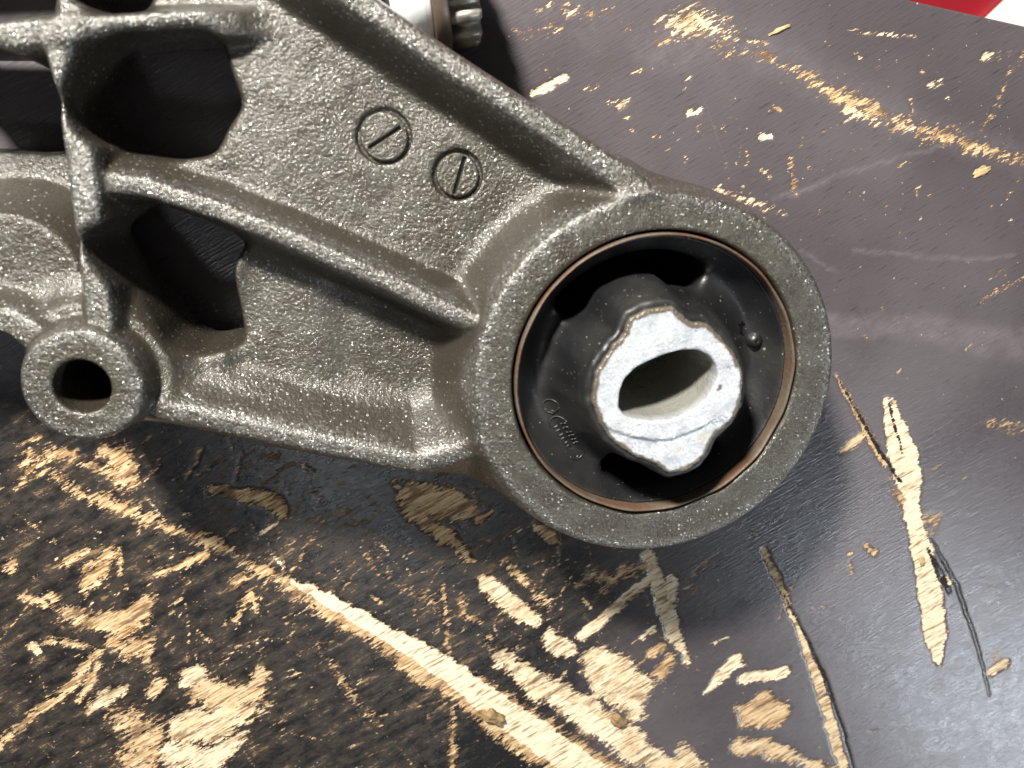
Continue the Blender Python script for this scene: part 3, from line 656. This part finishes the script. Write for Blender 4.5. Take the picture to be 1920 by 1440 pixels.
f = smax(f, (-dc[..., None]-0.6+0*Z).astype(np.float32), 0.3)
f = np.maximum(f, 4-Z)
me, _ = iso_mesh('rubber_bushing', f, -36, -36, 1, vb)
rubber = link('rubber_bushing', me, M_rub, bracket); rubber['label'] = 'black rubber bushing pressed into the ring end'
HR0 = (hr, void)
# rusty steel sleeve
prof = [(34.4, 3), (35.1, 3), (35.1, 48.0), (35.0, 48.4), (34.75, 48.5), (34.5, 48.3), (34.4, 47.6)]
sl_ = lathe('outer_sleeve', prof, 160, M_slv, rubber)
r3 = np.random.default_rng(5)
for v in sl_.data.vertices:
    if v.co.z > 0.045: 
        a = math.atan2(v.co.y, v.co.x); v.co.z += (0.25*math.sin(a*7+1)+0.2*math.sin(a*17)+0.2*math.sin(a*3))*MM
sl_['label'] = 'thin rusty steel sleeve round the rubber'
# aluminium core
vc = 0.3
X, Y, Z = lattice(-23, 21, -24, 24, 5, 62, vc)
dcf = blur(poly_sdf(X, Y, CORE), 0.9)+0.45*value_noise(X, Y, 1.3, 81)+0.3*value_noise(X, Y, 3.5, 85)
dh = blur(poly_sdf(X, Y, HOLE), 1.6)
low = np.clip((-Y-6+0.0*X)/2.5, 0, 1)*np.clip((dh-4.2+0.8*value_noise(X, Y, 4, 82))/0.8, 0, 1)
ht = 60-0.75*low+0.16*value_noise(X, Y, 1.0, 83)*(0.4+0.6*(Y < -4))+0.3*value_noise(X, Y, 7, 84)-0.02*(Y+5)*(Y < -5)
f = (Z-ht[..., None]).astype(np.float32)
f = smax(f, (dcf[..., None]+0*Z).astype(np.float32), 0.45)
f = smax(f, -smax((dh[..., None]+0.03*(60-Z)).astype(np.float32), (24-Z)+0*f, 3), 0.6)
f = np.maximum(f, 6-Z)
me, pc = iso_mesh('core', f, -23, -24, 5, vc)
ev = sample(dcf, -23, -24, vc, pc[:, 0], pc[:, 1])
set_attr(me, 'edge', np.clip(1+(ev+0.3)/1.5, 0, 1)*(pc[:, 2] > 40))
set_attr(me, 'deep', np.clip((59.2-pc[:, 2])/3.5, 0, 1))
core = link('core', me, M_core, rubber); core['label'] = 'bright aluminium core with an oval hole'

# moulded marks on the rubber: short raised strokes following the surface
def surf(x, y): return float(sample(HR0[0], -36, -36, vb, np.array([x]), np.array([y]))[0])
def raised(paths, wid, hgt):
    co, q = [], []
    for p in paths:
        p = [Vector((a, b)) for a, b in p]
        rows = []
        for i, c in enumerate(p):
            t = (p[min(i+1, len(p)-1)]-p[max(i-1, 0)]); t.normalize(); nrm = Vector((-t.y, t.x))
            z = surf(c.x, c.y)
            row = []
            for o, dz in ((-wid, -0.3), (-wid*0.55, hgt), (wid*0.55, hgt), (wid, -0.3)):
                row.append(len(co)); co.append((c.x+nrm.x*o, c.y+nrm.y*o, z+dz))
            rows.append(row)
        for a, b in zip(rows[:-1], rows[1:]):
            for k in range(3): q.append((a[k], a[k+1], b[k+1], b[k]))
        for row in (rows[0], rows[-1]): q.append(tuple(row))
    return mesh_np('moulded_lettering', np.array(co)*MM, q)
def ring(c, r, a0=0, a1=360, n=18): return [(c[0]+r*math.cos(math.radians(a0+(a1-a0)*i/n)), c[1]+r*math.sin(math.radians(a0+(a1-a0)*i/n))) for i in range(n+1)]
G = []
G.append(ring((-25.03,-8.28), 1.9))
G.append(ring((-21.02,-10.17), 0.3))
G.append(ring((-24.46,-10.01), 0.45))
u0, u1 = Vector((-23.75,-11.89)), Vector((-17.13,-22.42))
ax = (u1-u0).normalized(); nr = Vector((-ax.y, ax.x)); L = (u1-u0).length
if nr.x < 0: nr = -nr
def loc(a, b): v = u0+ax*a+nr*b; return (v.x, v.y)
# oval frame round two rows of small letters
G.append([loc(1.6-2.2*math.sin(t), 2.1*math.cos(t)) for t in np.linspace(0, math.pi, 12)])
G.append([loc(L-1.2+2.0*math.sin(t), 2.0*math.cos(t)) for t in np.linspace(0, math.pi, 12)])
# the letters are worn past reading: two rows of short strokes, as they show
for row, b0 in enumerate((0.35, -1.75)):
    for i in range(6):
        t = (0.15, -0.2, 0.3, 0.0, 0.25, -0.1)[(i+2*row) % 6]
        G.append([loc(1.9+i*1.35, b0+0.1), loc(1.9+i*1.35+t, b0+0.8), loc(1.9+i*1.35+0.1, b0+1.5)])
        if (i+row) % 2 == 0: G.append([loc(1.9+i*1.35, b0+1.45), loc(2.55+i*1.35, b0+1.35)])
lt = link('moulded_lettering', raised(G, 0.20, 0.30), M_rub, rubber); lt['label'] = 'small raised moulded marks in the rubber'
G = [[(24.71,11.54), (24.56,8.36)], [(23.78,10.74), (25.47,10.96)], [(24.56,8.36), (25.28,8.20)]]
link('moulded_lettering', raised(G, 0.25, 0.35), M_rub, rubber)
# moulded nub on the right
nx_, ny_ = (28.12,6.66)
nb_ = lathe('rubber_nub', [(0.01, 2.2), (1.0, 2.1), (1.7, 1.5), (2.1, 0.4), (2.3, -1.5), (0.01, -1.5)], 24, M_rub, rubber)
nb_.location = (nx_*MM, ny_*MM, (surf(nx_, ny_))*MM)

# ------------------------------------------------------------------ splined shaft lying behind the bracket
shaft = tag(empty('splined_shaft', (0, 0, 0)), 'bright machined shaft with a brown flange and toothed end behind the bracket', 'shaft')
def lathe_x(name, prof, seg, mat, teeth=0, depth=0.0):
    o = lathe(name, [(r, z) for z, r in prof], seg, mat, shaft)
    if teeth:
        for v in o.data.vertices:
            r = math.hypot(v.co.x, v.co.y); a = math.atan2(v.co.y, v.co.x)
            if r > 0.008:
                k = 1-depth*(0.5-0.5*max(-1, min(1, 2.2*math.sin(a*teeth))))
                v.co.x *= k; v.co.y *= k
    return o
RS = 15.0
shaft_parts = [
    lathe_x('shaft_body', [(-36, 0.01), (-36, RS-1), (-14.2, RS-1), (-14.0, RS-1.2), (-14.0, 0.01)], 64, M_silver),
    lathe_x('groove', [(-13.9, 0.01), (-13.9, RS-3), (-12.2, RS-3), (-12.2, 0.01)], 48, M_dark),
    lathe_x('shaft_collar', [(-12.1, 0.01), (-12.1, RS-1.6), (-11.8, RS-1.2), (-3.3, RS-1.0), (-3.0, RS-1.3), (-3.0, 0.01)], 64, M_silver),
    lathe_x('flange', [(-2.9, 0.01), (-2.9, RS+1.2), (-2.5, RS+1.6), (0.4, RS+1.6), (0.8, RS+1.2), (0.8, 0.01)], 64, M_brown),
    lathe_x('toothed_end', [(0.9, 0.01), (0.9, RS), (7.6, RS), (8.4, RS-0.8), (8.4, 5), (7.0, 4.5), (7.0, 0.01)], 192, M_gear, 15, 0.17)]
shaft.matrix_world = Matrix.Translation(Vector((-49.6, 91.5, RS+1.7))*MM) @ Matrix.Rotation(math.radians(9), 4, 'Z') @ Matrix.Rotation(math.radians(90), 4, 'Y')

# ------------------------------------------------------------------ loose wood chips on the table
def chip(px_, py_, L, W, T, ang, mat, label, name='wood_chip', seed=0, z=0.0):
    r = random.Random(seed); bm = bmesh.new()
    bmesh.ops.create_icosphere(bm, subdivisions=3, radius=1.0)
    for v in bm.verts:
        n_ = 1+0.28*(math.sin(v.co.x*7+seed)+math.sin(v.co.y*9+seed*2)*0.8+r.uniform(-0.5, 0.5))*0.5
        v.co.x = v.co.x*n_*L/2; v.co.y = v.co.y*n_*W/2; v.co.z = max(-0.7, v.co.z)*n_*T/2
    zmin = min(v.co.z for v in bm.verts)
    for v in bm.verts: v.co = Vector((v.co.x, v.co.y, v.co.z-zmin))*MM
    me_ = bpy.data.meshes.new(name); bm.to_mesh(me_); bm.free()
    o = link(name, me_, mat); o.location = (px_*MM, py_*MM, z*MM); o.rotation_euler = (0, 0, ang)
    return tag(o, label, 'wood chip', 'loose crumbs of wood on the table')
chips = [
    ((-35.96,-132.24), 9.5, 5.0, 2.6, -0.5, M_bark, 'brown wood crumb lying on the longest pale gouge', 'wood_crumb', -0.35),
    ((8.82,-139.08), 7.0, 4.2, 2.4, -0.7, M_bark, 'grey-brown wood crumb on the second pale gouge', 'wood_crumb', -0.35),
    ((116.68,-85.43), 2.4, 3.4, 0.7, 0.2, M_chip, 'small pale wood chip left of the big torn splinter', 'wood_chip', 0),
    ((115.11,46.74), 6.0, 2.8, 1.0, 0.4, M_chip, 'cream wood chip near the right edge below the worn line', 'wood_chip', -0.3),
    ((53.38,-70.18), 2.6, 0.8, 0.6, -0.7, M_chip, 'tiny straw splinter in the shadow below the ring', 'wood_chip', 0),
    ((88.76,-80.52), 2.0, 1.4, 0.5, 0.3, M_chip, 'tiny pale chip just right of the shadow corner', 'wood_chip', 0),
    ((46.35,85.17), 6.6, 1.1, 0.8, 0.42, M_chip, 'thin straight wood splinter near the far table edge', 'wood_chip', -0.2)]
for i, (p, L_, W_, T_, a_, mt, lb, nm, z_) in enumerate(chips): chip(p[0], p[1], L_, W_, T_, a_, mt, lb, nm, i+3, z_)

# ------------------------------------------------------------------ beyond the far edge of the table
def slab(name, x0, x1, y0, y1, z0, z1, mat, bevel=2.0, rot=0.0, lip=None):
    bm = bmesh.new(); bmesh.ops.create_cube(bm, size=1.0)
    for v in bm.verts: v.co = Vector(((v.co.x)*(x1-x0), (v.co.y)*(y1-y0), (v.co.z)*(z1-z0)))*MM
    bmesh.ops.bevel(bm, geom=bm.edges[:], offset=bevel*MM, segments=3, affect='EDGES', profile=0.5)
    me_ = bpy.data.meshes.new(name); bm.to_mesh(me_); bm.free()
    o = link(name, me_, mat)
    o.location = ((x0+x1)/2*MM, (y0+y1)/2*MM, (z0+z1)/2*MM); o.rotation_euler = (0, 0, rot)
    return o
fl = slab('floor', -1500, 1500, -1500, 1500, -780, -760, M_floor, 1.0); tag(fl, kind='structure')
tb = empty('tool_box', (0, 0, 0)); tag(tb, 'red painted metal box beyond the far edge of the table', 'tool box')
slab('box_body', 60, 298, 112, 420, -760, -160, M_red, 4.0).parent = tb
slab('lid', 56, 302, 108, 424, -159.5, -150, M_red, 4.0).parent = tb
ca, cb = Vector((217.19,110.00)), Vector((226.98,119.36)); ct = (cb-ca).normalized(); cn = Vector((ct.y, -ct.x))
cc = (ca+cb)/2+ct*20+cn*80
cd = slab('white_carton', cc.x-90, cc.x+90, cc.y-80, cc.y+80, -149.5, -144, M_white, 1.0, math.atan2(ct.y, ct.x)); tag(cd, 'flat white carton lying on the red box beyond the table corner', 'carton')
